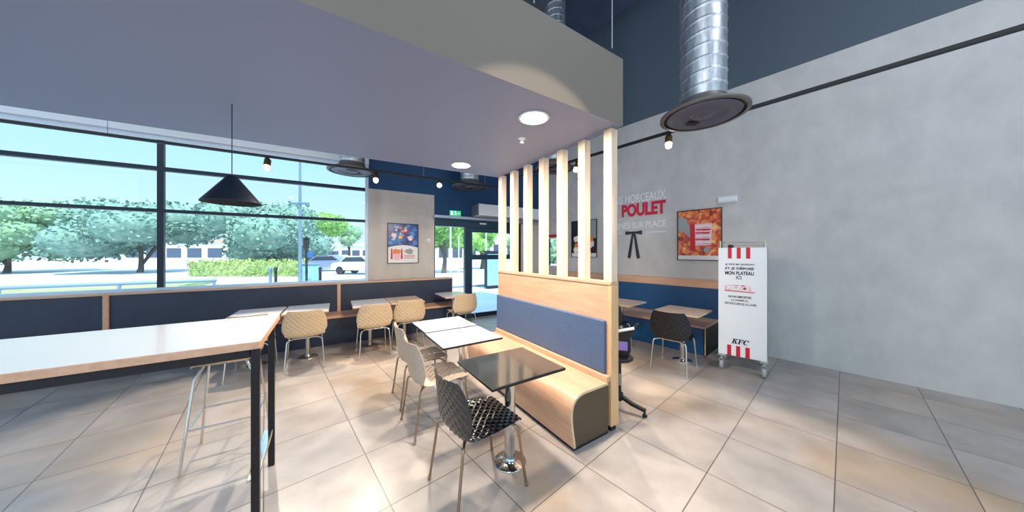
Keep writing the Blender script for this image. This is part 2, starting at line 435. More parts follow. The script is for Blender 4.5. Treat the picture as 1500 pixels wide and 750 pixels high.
rd = tag(MB().tube([(.15,1.95,3.285),(.15,1.95,CEIL)], .005, 8).build('suspension_rod', M['grey_metal']), 'thin rod rising from the soffit edge, left of the corner rod', 'rod', 'rods above the soffit')
bmk = MB(); bmk.box(-7, 5.2, 3.55, 4.25, 6.35, CEIL); struct(bmk.build('trim_6', M['darkwall'], rotz=TH_R))

# ------------------------------------------------------------------ furniture: chairs
def chair_shell(name, m):
    N_, M_, R = 8, 14, 8
    nu, nv = N_*R, M_*R
    # profile knots: (y, z, halfwidth, wrap)
    K = [(.245,.425,.175,.0), (.235,.445,.19,.004), (.12,.45,.222,.012), (0,.44,.232,.018), (-.12,.432,.228,.022), (-.19,.445,.222,.03),
         (-.222,.49,.232,.045), (-.232,.56,.255,.06), (-.244,.66,.244,.06), (-.258,.75,.215,.05), (-.268,.805,.185,.035)]
    def cr(t):
        t = max(0, min(len(K)-1.0001, t)); i = int(t); f = t-i
        P = [K[max(0,min(len(K)-1,j))] for j in (i-1,i,i+1,i+2)]
        return [.5*((2*P[1][k])+(-P[0][k]+P[2][k])*f+(2*P[0][k]-5*P[1][k]+4*P[2][k]-P[3][k])*f*f+(-P[0][k]+3*P[1][k]-3*P[2][k]+P[3][k])*f**3) for k in range(4)]
    # arc length
    S = [0]; pts = [cr(i*(len(K)-1)/400) for i in range(401)]
    for a, c in zip(pts, pts[1:]): S.append(S[-1]+sqrt((a[0]-c[0])**2+(a[1]-c[1])**2))
    def at(v):
        s_ = v*S[-1]; lo = 0
        while lo < 399 and S[lo+1] < s_: lo += 1
        return pts[lo] if S[lo+1] == S[lo] else [pts[lo][k]+(pts[lo+1][k]-pts[lo][k])*(s_-S[lo])/(S[lo+1]-S[lo]) for k in range(4)]
    mb = MB(); top = []; bot = []
    prof = [at(j/nv) for j in range(nv+1)]
    for j in range(nv+1):
        v = j/nv; y, z, w, wr_ = prof[j]
        a = prof[max(0,j-1)]; c = prof[min(nv,j+1)]
        ty, tz = c[0]-a[0], c[1]-a[1]; l = sqrt(ty*ty+tz*tz); ny, nz_ = tz/l, -ty/l     # normal toward sitter side
        if nz_ < 0 and v < .4: ny, nz_ = -ny, -nz_
        for i in range(nu+1):
            u = i/nu; x = (2*u-1)
            edge = min(u, 1-u, v, 1-v)
            p = u*N_+v*M_; q = u*N_-v*M_
            dp = abs(p-round(p)); dq = abs(q-round(q)); h = min(dp,dq)*2
            h *= min(1, edge*25)
            am = .011
            wrap = wr_*abs(x)**2.2
            # sides of the shell lift toward the sitter
            cx = x*w; oy = ny*wrap; oz = nz_*wrap
            k = h*am
            top.append((cx, y+oy+ny*k, z+oz+nz_*k)); bot.append((cx, y+oy-ny*(.004+k*.8), z+oz-nz_*(.004+k*.8)))
    W = nu+1
    fs = [(j*W+i, j*W+i+1, (j+1)*W+i+1, (j+1)*W+i) for j in range(nv) for i in range(nu)]
    o = len(top)
    f2 = [tuple(k+o for k in f[::-1]) for f in fs]
    rim = []
    for i in range(nu): rim += [(i, i+o, i+1+o, i+1), (nv*W+i+1, nv*W+i+1+o, nv*W+i+o, nv*W+i)]
    for j in range(nv): rim += [(j*W, (j+1)*W, (j+1)*W+o, j*W+o), ((j+1)*W+nu, j*W+nu, j*W+nu+o, (j+1)*W+nu+o)]
    mb.add(top+bot, fs+f2+rim, 0, True)
    return mb

SHELL = chair_shell('shell', None)
def arc_leg(sx, sy, m, parent):
    foot = Vector((sx*.222, sy*.258, .0)); kn = Vector((sx*.196, sy*.205, .405)); 
    inn = Vector((sx*.13, sy*.16, .418))
    pts = [foot, foot.lerp(kn,.5), foot.lerp(kn,.93)]
    a = foot.lerp(kn,.93); cpt = kn
    for k in range(1,6):
        t_ = k/6; pts.append((1-t_)**2*a+2*t_*(1-t_)*(cpt+Vector((0,0,.012)))+t_*t_*inn)
    pts.append(inn)
    l = MB().tube(pts, .0095, 10).build('leg', m, parent)
    cap = MB().lathe([(.011,0),(.012,.004),(.012,.02),(.0098,.022)], 10, tuple(foot)).build('foot_cap', M['rubber'] if m == M['chrome'] else m, l)
    return l
def make_chair(name, label, shell_mat, leg_mat, loc, rotz, group):
    t_ = thing(name, label, 'chair', loc, rotz, group)
    SHELL.build('seat_shell', shell_mat, t_)
    f = MB(); 
    for sy in (-1,1): f.tube([(-.15,sy*.16,.418),(.15,sy*.16,.418)], .009, 8)
    for sx in (-1,1): f.tube([(sx*.13,-.16,.418),(sx*.13,.16,.418)], .008, 8)
    f.build('seat_frame', leg_mat, t_)
    for sx in (-1,1):
        for sy in (-1,1): arc_leg(sx, sy, leg_mat, t_)
    return t_
TP = TH_P - pi/2          # chair heading +e2 (local +y points to the bench)
G_P = 'chairs facing the central bench'
ch1 = make_chair('dining_chair', 'black quilted plastic chair on steel legs at the nearest black square table', M['black_shell'], M['bronzed'], (-.241,1.986,0), TP+radians(3), G_P)
ch2 = make_chair('dining_chair', 'stone beige quilted chair seen in profile just behind the near black chair', M['beige_grey_shell'], M['bronzed'], (-.716,2.697,0), TP+radians(1), G_P)
dup(ch2, (-1.02,3.205,0), TP-radians(1), 'stone beige quilted chair half hidden behind another at the farther pale square table', G_P)
G_L = 'chairs along the window bench'
ch4 = make_chair('dining_chair', 'sand quilted chair, back turned, largest of the row at the window bench', M['beige_shell'], M['chrome'], (-2.93,4.07,0), TH_L+radians(3), G_L)
dup(ch4, (-2.2,4.555,0), TH_L+radians(2), 'sand quilted chair by the table right of the wooden bench divider', G_L)
dup(ch4, (-1.796,4.936,0), TH_L, 'sand quilted chair directly below the blue poster, next to the last bench table', G_L)
dup(ch4, (-1.0,5.63,0), TH_L+radians(4), 'sand quilted chair standing in front of the glass door', G_L)
dup(ch4, (-3.42,3.78,0), TH_L, 'sand quilted chair at the table tucked behind the high table', G_L)
TRc = atan2(-.70,.71)
G_R = 'black chairs by the lettered wall'
ch9 = make_chair('dining_chair', 'black quilted chair, back turned, at the wooden table near the white trolley', M['black_shell_satin'], M['chrome'], (2.231,3.956,0), TRc, G_R)
dup(ch9, (1.66,4.74,0), TRc, 'black chair mostly hidden behind the end post of the slatted screen', G_R)

# ------------------------------------------------------------------ tables
def make_table(label, w, dp, top, edge, loc, rotz, group, thick=.02, col_r=.04, base_r=.122, base_mat=None, top_z=.74):
    t_ = thing('cafe_table', label, 'table', loc, rotz, group)
    lip = .005 if edge == M['black_edge'] else .001
    tp = MB(); tp.bbox(-w/2+lip, w/2-lip, -dp/2+lip, dp/2-lip, top_z-.0025, top_z, .001, 0); tp.build('tabletop', top, t_)
    e = MB(); e.bbox(-w/2-.001, w/2+.001, -dp/2-.001, dp/2+.001, top_z-thick, top_z-.002, .002); ed = e.build('edge_band', edge, t_)
    c_ = MB(); c_.lathe([(col_r,.02),(col_r,top_z-thick-.012)], 24); c_.build('column', M['chrome'] if base_mat is None else M['satin'], t_)
    pz = MB(); pz.bbox(-.16,.16,-.03,.03,top_z-thick-.014,top_z-thick-.001); pz.bbox(-.03,.03,-.16,.16,top_z-thick-.014,top_z-thick-.001)
    pz.build('mounting_plate', M['black'], t_)
    bs = MB(); bs.lathe([(base_r,0),(base_r,.005),(base_r*.97,.009),(col_r*1.5,.014),(col_r*1.25,.02),(col_r,.04)], 40)
    bs.build('base_disc', base_mat or M['chrome'], t_)
    return t_
GP = 'tables along the central bench'
tA = make_table('black square table nearest the viewer, on a chrome pedestal', .56,.62, M['tabletop_black'], M['black_edge'], (-.016,2.185,0), TH_P+pi/2, GP)
tB = make_table('pale square table with black edge, nearer of the touching pair by the bench', .56,.62, M['tabletop_white'], M['black_edge'], (-.506,2.945,0), TH_P+pi/2, GP)
dup(tB, (-.818,3.44,0), TH_P+pi/2, 'pale square table with black edge, farther of the touching pair by the bench', GP)
GL = 'wooden tables along the window bench'
t1 = make_table('pale table in front of the largest sand chair at the window bench', .55,.74, M['tabletop_pale'], M['oak'], (-3.11,4.37,0), TH_L, GL, thick=.024, col_r=.032, base_r=.13, base_mat=M['satin'])
dup(t1, (-3.6,4.07,0), TH_L, 'pale wood edged table half hidden behind the high table', GL)
dup(t1, (-2.42,4.89,0), TH_L, 'pale wood table just right of the wooden bench divider', GL)
make_table('beech topped table under the blue poster', .55,.74, M['tabletop_wood'], M['oak'], (-1.955,5.21,0), TH_L, GL, thick=.024, col_r=.032, base_r=.13, base_mat=M['satin'])
dup(t1, (-1.2,5.86,0), TH_L, 'pale wood table at the end of the bench, before the glass door', GL)
GR = 'wooden tables by the lettered wall'
r1 = make_table('beech table behind the black chair near the white trolley', .59,.63, M['tabletop_wood'], M['edge'], (2.52,4.24,0), TH_R, GR, thick=.024, col_r=.035, base_r=.13)
dup(r1, (1.90,4.98,0), TH_R, 'beech table partly hidden behind the end post of the slatted screen', GR)

# high table
ht = thing('high_table', 'tall pale table with wooden edge on black steel legs at the left', 'table', (-1.447,1.648,0), TH_P)
MB().bbox(-1.7,0,0,.87,1.038,1.08,.003).build('tabletop', M['oak'], ht)
MB().bbox(-1.697,-.003,.003,.867,1.0795,1.082,.001).build('top_surface', M['tabletop_pale'], ht)
for x in (-.024,-1.67):
    for y in (.028,.614):
        MB().bbox(x-.019,x+.019,y-.019,y+.019,0,1.038,.002).build('leg', M['blacksteel'], ht)
for x in (-.036,-1.655):
    MB().bbox(x-.032,x+.024,.048,.594,.255,.28,.004).build('footrest', M['chrome'], ht)
MB().bbox(-1.65,-.044,.013,.043,.99,1.037).build('apron', M['blacksteel'], ht)
MB().bbox(-1.65,-.044,.60,.63,.99,1.037).build('apron', M['blacksteel'], ht)
# bar stool under it
def make_stool(label, loc, rotz):
    t_ = thing('bar_stool', label, 'stool', loc, rotz)
    s_ = MB(); K = [(.18,.735,.17),(.17,.752,.175),(0,.748,.19),(-.14,.75,.19),(-.19,.79,.185),(-.205,.87,.17),(-.21,.93,.14)]
    vs = []; n_ = 12
    for y, z, w in K:
        for i in range(n_+1):
            x = (2*i/n_-1); vs.append((x*w, y+(.03*x*x if z > .78 else 0), z+(.012*x*x if z < .78 else 0)))
    W = n_+1; o = len(vs); vs += [(x, y-.012*(z>.78), z-.012) for x,y,z in vs]
    fs = [(j*W+i, j*W+i+1, (j+1)*W+i+1, (j+1)*W+i) for j in range(len(K)-1) for i in range(n_)]
    f2 = [tuple(k+o for k in f[::-1]) for f in fs]; rim = []
    L_ = len(K)-1
    for i in range(n_): rim += [(i,i+o,i+1+o,i+1),(L_*W+i+1,L_*W+i+1+o,L_*W+i+o,L_*W+i)]
    for j in range(L_): rim += [(j*W,(j+1)*W,(j+1)*W+o,j*W+o),((j+1)*W+n_,j*W+n_,j*W+n_+o,(j+1)*W+n_+o)]
    s_.add(vs, fs+f2+rim, 0, True); s_.build('seat_shell', M['beige_shell'], t_)
    for sx in (-1,1):
        for sy in (-1,1):
            MB().tube([(sx*.22,sy*.22,0),(sx*.16,sy*.16,.65),(sx*.12,sy*.12,.735)], .009, 10).build('leg', M['chrome'], t_)
    q = MB(); zz = .3; k = .193
    for a, c_ in (((-k,-k),(k,-k)),((k,-k),(k,k)),((k,k),(-k,k)),((-k,k),(-k,-k))): q.tube([(*a,zz),(*c_,zz)], .007, 8)
    q.build('foot_ring', M['chrome'], t_)
    return t_
make_stool('sand bar stool with thin steel legs tucked under the high table', (-2.288,2.328,0), TH_P-pi/2+pi)

# ------------------------------------------------------------------ central bench and slatted screen
Q = (.873,2.531,0); LEN = 1.976
sc_ = thing('slatted_screen', 'wooden room divider with seven tall slats above a blue padded panel', 'room divider', Q, TH_P)
MB().box(.004,.096,.0,LEN,.05,1.30).build('panel', M['oak'], sc_)
MB().bbox(-.004,.104,-.003,LEN+.003,1.30,1.329,.003).build('top_rail', M['oak'], sc_)
MB().bbox(.0,.10,-.006,.035,.05,1.30,.003).build('end_post', M['post'], sc_)
MB().bbox(-.028,.004,.05,LEN-.01,.505,.98,.008).build('backrest_pad', M['pad'], sc_)
MB().bbox(.012,.085,.01,.09,0,.05).build('foot_block', M['black'], sc_)
MB().bbox(.012,.085,LEN-.1,LEN-.02,0,.05).build('foot_block', M['black'], sc_)
for k in range(7):
    y0 = .0+k*(LEN-.09)/6
    MB().bbox(.008,.092,y0,y0+.088,1.329,2.699,.003).build('slat', M['slat'], sc_)
bn = thing('bench', 'curved plywood bench with dark brown end panel against the slatted screen', 'bench', Q, TH_P)
def bez(p0,p1,p2,p3,n_):
    return [tuple((1-t)**3*a+3*t*(1-t)**2*b_+3*t*t*(1-t)*c_+t**3*d_ for a,b_,c_,d_ in zip(p0,p1,p2,p3)) for t in [k/n_ for k in range(n_+1)]]
outer = [(-.032,.45)] + bez((-.30,.45),(-.42,.45),(-.488,.40),(-.486,.28),14) + bez((-.486,.28),(-.484,.18),(-.46,.1),(-.45,.022),8)[1:]
inner = []
for i, p in enumerate(outer):
    a = outer[max(0,i-1)]; c_ = outer[min(len(outer)-1,i+1)]; tx, tz = c_[0]-a[0], c_[1]-a[1]; l = sqrt(tx*tx+tz*tz)
    inner.append((p[0]-tz/l*.02*-1*-1 if False else p[0]+(-tz/l)*.02*1, p[1]+(tx/l)*.02))
sk = MB(); no = len(outer)
ring0 = outer+inner[::-1]
vs = [(x,-.0,z) for x,z in ring0]+[(x,LEN-.02,z) for x,z in ring0]; m_ = len(ring0)
sk.add(vs, [(k,k+1,m_+k+1,m_+k) for k in range(no-1)], 0, True)
sk.add(vs, [(k,k+1,m_+k+1,m_+k) for k in range(no,m_-1)], 0, True)
sk.add(vs, [(no-1,no,m_+no,m_+no-1),(m_-1,0,m_,2*m_-1)], 1)
for base in (0,m_):
    sk.add(vs, [(base+k,base+k+1,base+m_-2-k,base+m_-1-k) for k in range(no-1)], 1)
sk.build('seat_skin', [M['oak'], M['edge']], bn)
ep = MB(); ep.prism([(-.032,.022)]+[(-.032,.43)]+inner[1:], .004, .022, 'y'); ep.build('end_panel', M['brown'], bn)
ep = MB(); ep.prism([(-.032,.022)]+[(-.032,.43)]+inner[1:], LEN-.042, LEN-.024, 'y'); ep.build('end_panel', M['brown'], bn)
MB().box(-.445,-.03,.008,LEN-.03,0,.0215).build('plinth', M['black'], bn)
MB().bbox(-.05,-.004,.0,LEN-.02,.4505,.503,.004).build('back_ledge', M['oak'], bn)

# ------------------------------------------------------------------ window bench
B0, B1 = -5.6, 2.22
wb = thing('window_bench', 'long bench with wooden seat and navy back panels below the window', 'bench', (0,0,0), TH_L)
MB().bbox(B0,B1,6.22,CL-.035,1.0,1.03,.004).build('cap_board', M['oak_x'], wb)
divs = [-5.57,-2.7,.023,B1-.012]
for a, b_ in zip(divs, divs[1:]):
    MB().box(a,b_,6.24,CL-.04,.50,1.0).build('back_panel', M['navy'], wb)
for x in divs[:3]:
    MB().bbox(x-.027,x+.027,6.215,6.242,.50,1.0,.003).build('divider', M['oak'], wb)
MB().box(B1-.012,B1,6.222,CL-.036,.5,1.0).build('end_strip', M['edge'], wb)
MB().bbox(B0,B1,5.80,CL-.04,.455,.50,.004).build('seat_board', M['oak_x'], wb)
MB().box(B0+.01,B1-.02,5.84,CL-.05,0,.455).build('base', M['navy'], wb)
# right bench
R0, R1 = -4.85, -1.38
rbh = thing('wall_bench', 'bench with wooden seat and petrol blue panels along the lettered wall', 'bench', (0,0,0), TH_R)
MB().bbox(R0,R1,CR-.06,CR-.003,.972,1.118,.004).build('cap_board', M['oak_x'], rbh)
MB().box(R0,R1,CR-.05,CR-.003,.46,.972).build('back_panel', M['navy2'], rbh)
MB().bbox(R0,R1,5.06,CR-.052,.425,.46,.004).build('seat_board', M['oak_x'], rbh)
MB().box(R0+.01,R1-.03,5.11,CR-.05,.0,.425).build('base', M['navy2'], rbh)
MB().box(R1-.03,R1-.004,5.09,CR-.01,0,.425).build('end_panel', M['black'], rbh)
MB().bbox(R1-.014,R1-.001,5.078,5.09,.02,.425,.003).build('edge_strip', M['edge'], rbh)

# ------------------------------------------------------------------ trolley
tr = thing('tray_trolley', 'tall white tray trolley on castors with red stripes and black lettering', 'trolley', (3.035,3.79,0), radians(-42.6))
hw = .2515
MB().bbox(-hw,hw,0,.022,.205,1.655,.003).build('front_panel', M['white_gloss'], tr)
MB().bbox(-hw,hw,.53,.55,.205,1.655,.003).build('back_panel', M['white_gloss'], tr)
for s_ in (-1,1):
    MB().box(s_*hw-.012*(s_>0),s_*hw+.012*(s_<0),.022,.53,.205,1.655).build('side_panel', M['grey_metal'], tr)
MB().box(-hw+.012,hw-.012,.022,.53,.205,.225).build('bottom_shelf', M['grey_metal'], tr)
MB().box(-hw+.012,hw-.012,.022,.53,1.63,1.65).build('top_shelf', M['grey_metal'], tr)
g_ = MB()
for x in (-hw+.02,hw-.02):
    for y in (.03,.52): g_.tube([(x,y,1.65),(x,y,1.738)], .009, 10)
    g_.tube([(x,.03,1.738),(x,.52,1.738)], .008, 10)
g_.tube([(-hw+.02,.52,1.738),(hw-.02,.52,1.738)], .008, 10); g_.tube([(-hw+.02,.52,1.695),(hw-.02,.52,1.695)], .006, 10)
g_.build('gallery_rail', M['satin'], tr)
MB().tube([(-hw+.11,.2,1.678),(-hw+.11,.42,1.678)], .026, 20).build('knob', M['black'], tr)
# stripes: photo x 1070-75,1082-87,1095-1100 of 1052-1123 -> across the panel
for k, x in enumerate((-.125,-.03,.067)):
    s1 = MB(); s1.box(x-.021,x+.021,-.002,0,1.51,1.655); s1.build('red_stripe', M['red'], tr)
    s2 = MB(); s2.box(x-.028,x+.016,-.002,0,.205,.345); s2.build('red_stripe', M['red'], tr)
def tl(body, w, h, x, z, m=M['ink'], bold=.02, shear=0, name='lettering'):
    return text_mesh(name, body, m, w, h, tr, (x,-.0015,z), bold, shear, .002)
tl('JE VIDE MA BOISSON', .30,.028,-.025,1.415)
tl('ET JE DÉPOSE', .30,.05,-.025,1.352, bold=.03)
tl('MON PLATEAU', .30,.048,-.025,1.292, bold=.03)
tl('ICI', .055,.046,-.03,1.234, bold=.02)
tl('NE PAS EMPORTER', .24,.03,-.02,.985)
tl('LA VAISSELLE,', .18,.028,-.02,.94)
tl("ON S'OCCUPE DE LA LAVER", .33,.03,-.015,.893)
MB().prism([(-.18,1.075),(.13,1.066),(.15,1.074),(.1,1.088),(.09,1.15),(.02,1.157),(-.1,1.157),(-.17,1.15),(-.185,1.12)], -.0018, 0, 'y').build('logo_plate', M['pink'], tr)
MB().prism([(-.185,1.072),(.13,1.062),(.13,1.07),(-.18,1.082)], -.0028,-.0018,'y').build('logo_line', M['red'], tr)
MB().prism([(-.09,1.157),(-.03,1.157),(-.045,1.105),(-.075,1.12)], -.0028,-.0018,'y').build('logo_patch', M['red'], tr)
MB().prism([(0,1.157),(.04,1.157),(.045,1.1),(.02,1.085)], -.0028,-.0018,'y').build('logo_patch', M['red'], tr)
text_mesh('logo_lettering', 'MERCI', M['white'], .235, .066, tr, (-.04,-.004,1.083), .05, .1, .002)
def serif_letters(x0, z0, w, h):
    m_ = MB(); S_ = .28; u = h; sc = w/2.75
    def P_(pts):
        for dx in (0,.0035): m_.prism([(x0+dx+(x*sc+z*S_*h), z0+z*u) for x, z in pts], -.002-dx*.1, 0, 'y')
    K_ = [[(.0,0),(.42,0),(.42,.1),(.0,.1)],[(.0,.9),(.42,.9),(.42,1),(.0,1)],[(.1,.1),(.32,.1),(.32,.9),(.1,.9)],
          [(.32,.42),(.32,.56),(.66,.9),(.80,.9)],[(.56,.9),(.9,.9),(.9,1),(.56,1)],[(.42,.56),(.54,.66),(.86,.1),(.62,.1)],[(.52,0),(.96,0),(.96,.1),(.52,.1)]]
    for p in K_: P_(p)
    F_ = [[(1.06,0),(1.48,0),(1.48,.1),(1.06,.1)],[(1.16,.1),(1.38,.1),(1.38,.9),(1.16,.9)],[(1.06,.88),(1.84,.88),(1.84,1),(1.06,1)],[(1.76,.7),(1.84,.7),(1.84,.9),(1.70,.9)],[(1.38,.46),(1.64,.46),(1.64,.56),(1.38,.56)],[(1.60,.36),(1.67,.36),(1.67,.66),(1.60,.66)]]
    for p in F_: P_(p)
    n_ = 18; cx, cz = 2.36, .5
    o_ = [(cx+.44*cos(a), cz+.5*sin(a)) for a in [radians(42+k*(276/n_)) for k in range(n_+1)]]
    i_ = [(cx+.06+.30*cos(a)*.85, cz+.40*sin(a)) for a in [radians(42+k*(276/n_)) for k in range(n_+1)]]
    for k in range(n_): P_([o_[k],o_[k+1],i_[k+1],i_[k]])
    P_([(2.62,.62),(2.74,.62),(2.74,1.0),(2.66,.9)])
    return m_
serif_letters(-.108,.372,.165,.066).build('brand_lettering', M['ink'], tr)
for x in (-.215,.225):
    for y in (-.02,.46):
        cf = MB(); cf.bbox(x-.04,x+.04,y-.03,y+.05,.193,.205); cf.tube([(x,y,.15),(x,y,.193)], .014, 12)
        for sx in (-1,1): cf.prism([(y-.02,.155),(y+.03,.155),(y+.045,.04),(y+.02,.035)], x+sx*.022-.003, x+sx*.022+.003, 'x')
        cf.bbox(x-.025,x+.025,y-.02,y+.03,.145,.156)
        co = cf.build('caster_fork', M['rubber'], tr)
        cw = MB(); n_ = 24; yc, zc = y+.03, .065
        prof = [(.02,-.016),(.06,-.02),(.066,-.015),(.066,.015),(.06,.02),(.02,.016)]
        vs = [(x+dx, yc+r*cos(2*pi*k/n_), zc+r*sin(2*pi*k/n_)) for r, dx in prof for k in range(n_)]
        cw.add(vs, [(i*n_+k,i*n_+(k+1)%n_,(i+1)*n_+(k+1)%n_,(i+1)*n_+k) for i in range(5) for k in range(n_)], 0, True)
        cw.add(vs[:n_], [tuple(range(n_))]); cw.add(vs[-n_:], [tuple(range(n_))]); cw.build('wheel', M['rubber'], co)

# ------------------------------------------------------------------ child's pedestal seat behind the end post
pc = (1.30,2.98,0)
hs = thing('pedestal_stand', 'black pedestal stand with white bar and violet label behind the screen end post', 'stand', (1.10,2.93,0), radians(-20))
f_ = MB()
for ang in (-20, 100, 220):
    a = radians(ang); dx, dy = cos(a), sin(a)
    f_.tube([(dx*.03,dy*.03,.12),(dx*.12,dy*.12,.085),(dx*.25,dy*.25,.06)], [.024,.022,.02], 12)
f_.lathe([(.02,.08),(.035,.1),(.035,.16),(.02,.17)], 16); f_.build('base', M['black'], hs)
for ang in (-20, 100, 220):
    a = radians(ang); MB().lathe([(.018,0),(.024,.006),(.02,.02),(.01,.03),(.01,.062)], 12, (cos(a)*.24,sin(a)*.24,0)).build('foot', M['black'], hs)
MB().tube([(0,0,.12),(0,0,.5)], .016, 14).build('pole', M['black'], hs)
MB().tube([(0,0,.24),(0,0,.36)], .02, 14).build('pole_sleeve', M['grey_metal'], hs)
MB().lathe([(.03,.49),(.11,.5),(.13,.515),(.13,.53),(.11,.545),(.03,.55)], 28).build('round_pad', M['black'], hs)
MB().prism([(-.11,.55),(.085,.55),(.105,.60),(.10,.73),(.155,.84),(.18,.875),(.165,.88),(.12,.835),(-.11,.79)], -.02, .02, 'y').build('body', M['black'], hs)
MB().bbox(-.1,.075,-.0235,-.02,.60,.69,.001).build('violet_label', M['purple'], hs)
MB().tube([(-.14,-.045,.775),(.0,-.045,.80),(.135,-.03,.835)], .014, 12).build('white_bar', M['white'], hs)

# ------------------------------------------------------------------ wall things
def poster(name, label, cat, th, c, x0, x1, z0, z1, fw=.012, group='framed posters'):
    xc = (x0+x1)/2; lo = fr(th, xc, c)
    t_ = thing(name, label, cat, lo, th, group); w = (x1-x0)/2
    f = MB(); f.box(-w,-w+fw,-.022,0,z0,z1); f.box(w-fw,w,-.022,0,z0,z1); f.box(-w+fw,w-fw,-.022,0,z0,z0+fw); f.box(-w+fw,w-fw,-.022,0,z1-fw,z1)
    f.build('frame', M['black'], t_)
    return t_, w-fw, z0+fw, z1-fw
def blob(cx, cz, rx, rz, y0, y1, seed, n_=18, j=.15):
    r_ = random.Random(seed); m_ = MB(); pts = [(cx+rx*cos(2*pi*k/n_)*(1+r_.uniform(-j,j)), cz+rz*sin(2*pi*k/n_)*(1+r_.uniform(-j,j))) for k in range(n_)]
    return m_.prism(pts, y0, y1, 'y')
# poster by the window (generic colourful artwork)
pt, w, a, b_ = poster('poster', 'framed blue poster with striped buckets on the pillar beside the door', 'poster', TH_L, CL-.001, .884,1.513,1.361,2.207)
h = b_-a
MB().box(-w,w,-.008,0,a,b_).build('artwork', M['party'], pt)
low = MB(); low.prism([(-w,a),(w,a),(w,a+h*.40),(w*.5,a+h*.44),(0,a+h*.46),(-w*.5,a+h*.44),(-w,a+h*.40)], -.010, -.008, 'y'); low.build('artwork_lower', M['print_white'], pt)
rp_ = random.Random(5)
for i in range(26):
    x = rp_.uniform(-.2,.2); z = rp_.uniform(.52,.93); q_ = rp_.uniform(.02,.05)
    blob(x, a+h*z, q_*rp_.uniform(.7,1.4), q_, -.0112-.0003*i, -.009, 30+i, n_=9, j=.35).build('artwork_shape', M[rp_.choice(['orange','yellow','pink','print_white','sea','orange','cyan','yellow','red'])], pt)
for sx in (-1,1):
    x = -.13+sx*.1
    s_ = MB(); s_.prism([(x-.02,a+.08),(x+.02,a+.08),(x+.012,a+.30),(x-.012,a+.30)], -.0125, -.01, 'y'); s_.build('bucket_stripe', M['red'], pt)
bk = MB(); bk.prism([(-.19,a+.06),(-.07,a+.06),(-.05,a+.27),(-.21,a+.27)], -.0118, -.01, 'y'); bk.build('bucket', M['pink'], pt)
blob(-.13, a+.24, .09,.05,-.0145,-.012,71,j=.2).build('artwork_shape', M['orange'], pt)
blob(.12, a+.24, .09,.055,-.0125,-.01,72,j=.25).build('artwork_shape', M['print_grey'], pt)
for i, z in enumerate((.15,.12,.09)):
    MB().box(.02,.24,-.012,-.01,a+z,a+z+.012).build('text_line', M['red'] if i < 2 else M['print_grey'], pt)
# chicken poster
pt, w, a, b_ = poster('poster', 'framed orange fried food poster beside the white trolley', 'poster', TH_R, CR-.001, -2.04,-1.35,1.45,2.357)
h = b_-a
MB().box(-w,w,-.008,0,a,b_).build('artwork', M['chicken'], pt)
MB().box(-w,w,-.010,-.008,a,a+.075).build('white_band', M['print_white'], pt)
MB().prism([(-w,a+h*.9),(-.22,a+h*.86),(-.11,a+h*.62),(-.12,a+h*.42),(-.22,a+h*.55),(-w,a+h*.6)], -.010,-.008,'y').build('pale_patch', M['print_grey'], pt)
MB().prism([(-.13,a+h*.18),(-.05,a+h*.18),(-.04,a+h*.75),(-.14,a+h*.72)], -.011,-.008,'y').build('red_band', M['red'], pt)
MB().prism([(-.05,a+h*.28),(.19,a+h*.30),(.21,a+h*.72),(-.06,a+h*.72)], -.0115,-.008,'y').build('text_box', M['pink'], pt)
for i in range(6):
    z = a+h*(.67-.065*i)
    MB().box(-.035 if i%2 else -.05, .185 if i%2 else .17,-.0135,-.0115,z-.012,z+.012).build('text_line', M['red'] if i in (1,2,4) else M['print_white'], pt)
    MB().box(.06,.16,-.0145,-.0135,z-.018,z-.012).build('text_line', M['print_dark'], pt)
blob(.13,a+h*.2,.05,.05,-.013,-.009,81,j=.05).build('badge', M['print_grey'], pt)
# dark poster behind slats
pt, w, a, b_ = poster('poster', 'dark framed poster of a red and white bucket seen between the slats', 'poster', TH_R, CR-.001, -4.48,-3.756,1.475,2.372)
h = b_-a
MB().box(-w,w,-.008,0,a,b_).build('artwork', M['print_dark'], pt)
MB().box(-w,w,-.010,-.008,a,a+.09).build('white_band', M['print_white'], pt)
MB().prism([(.02,a+h*.55),(.12,a+h*.55),(.12,b_),(.02,b_)], -.010,-.008,'y').build('artwork_shape', M['red'], pt)
MB().prism([(.14,a+h*.55),(w,a+h*.5),(w,b_),(.16,b_)], -.010,-.008,'y').build('artwork_shape', M['print_grey'], pt)
MB().prism([(-.16,a+h*.12),(.2,a+h*.12),(.24,a+h*.55),(-.18,a+h*.6)], -.011,-.008,'y').build('bucket', M['print_white'], pt)
for i in range(4):
    x = -.13+i*.1; MB().prism([(x,a+h*.14),(x+.045,a+h*.14),(x+.05,a+h*.55),(x-.005,a+h*.55)], -.013,-.011,'y').build('bucket_stripe', M['red'], pt)
for i,(x,z) in enumerate([(-.22,.5),(-.2,.3),(.22,.35),(.2,.5),(-.23,.18)]):
    blob(x,a+h*z,.07,.08,-.0145-.0003*i,-.011,90+i,j=.2).build('artwork_shape', M['print_white'] if i%2==0 else M['orange'], pt)

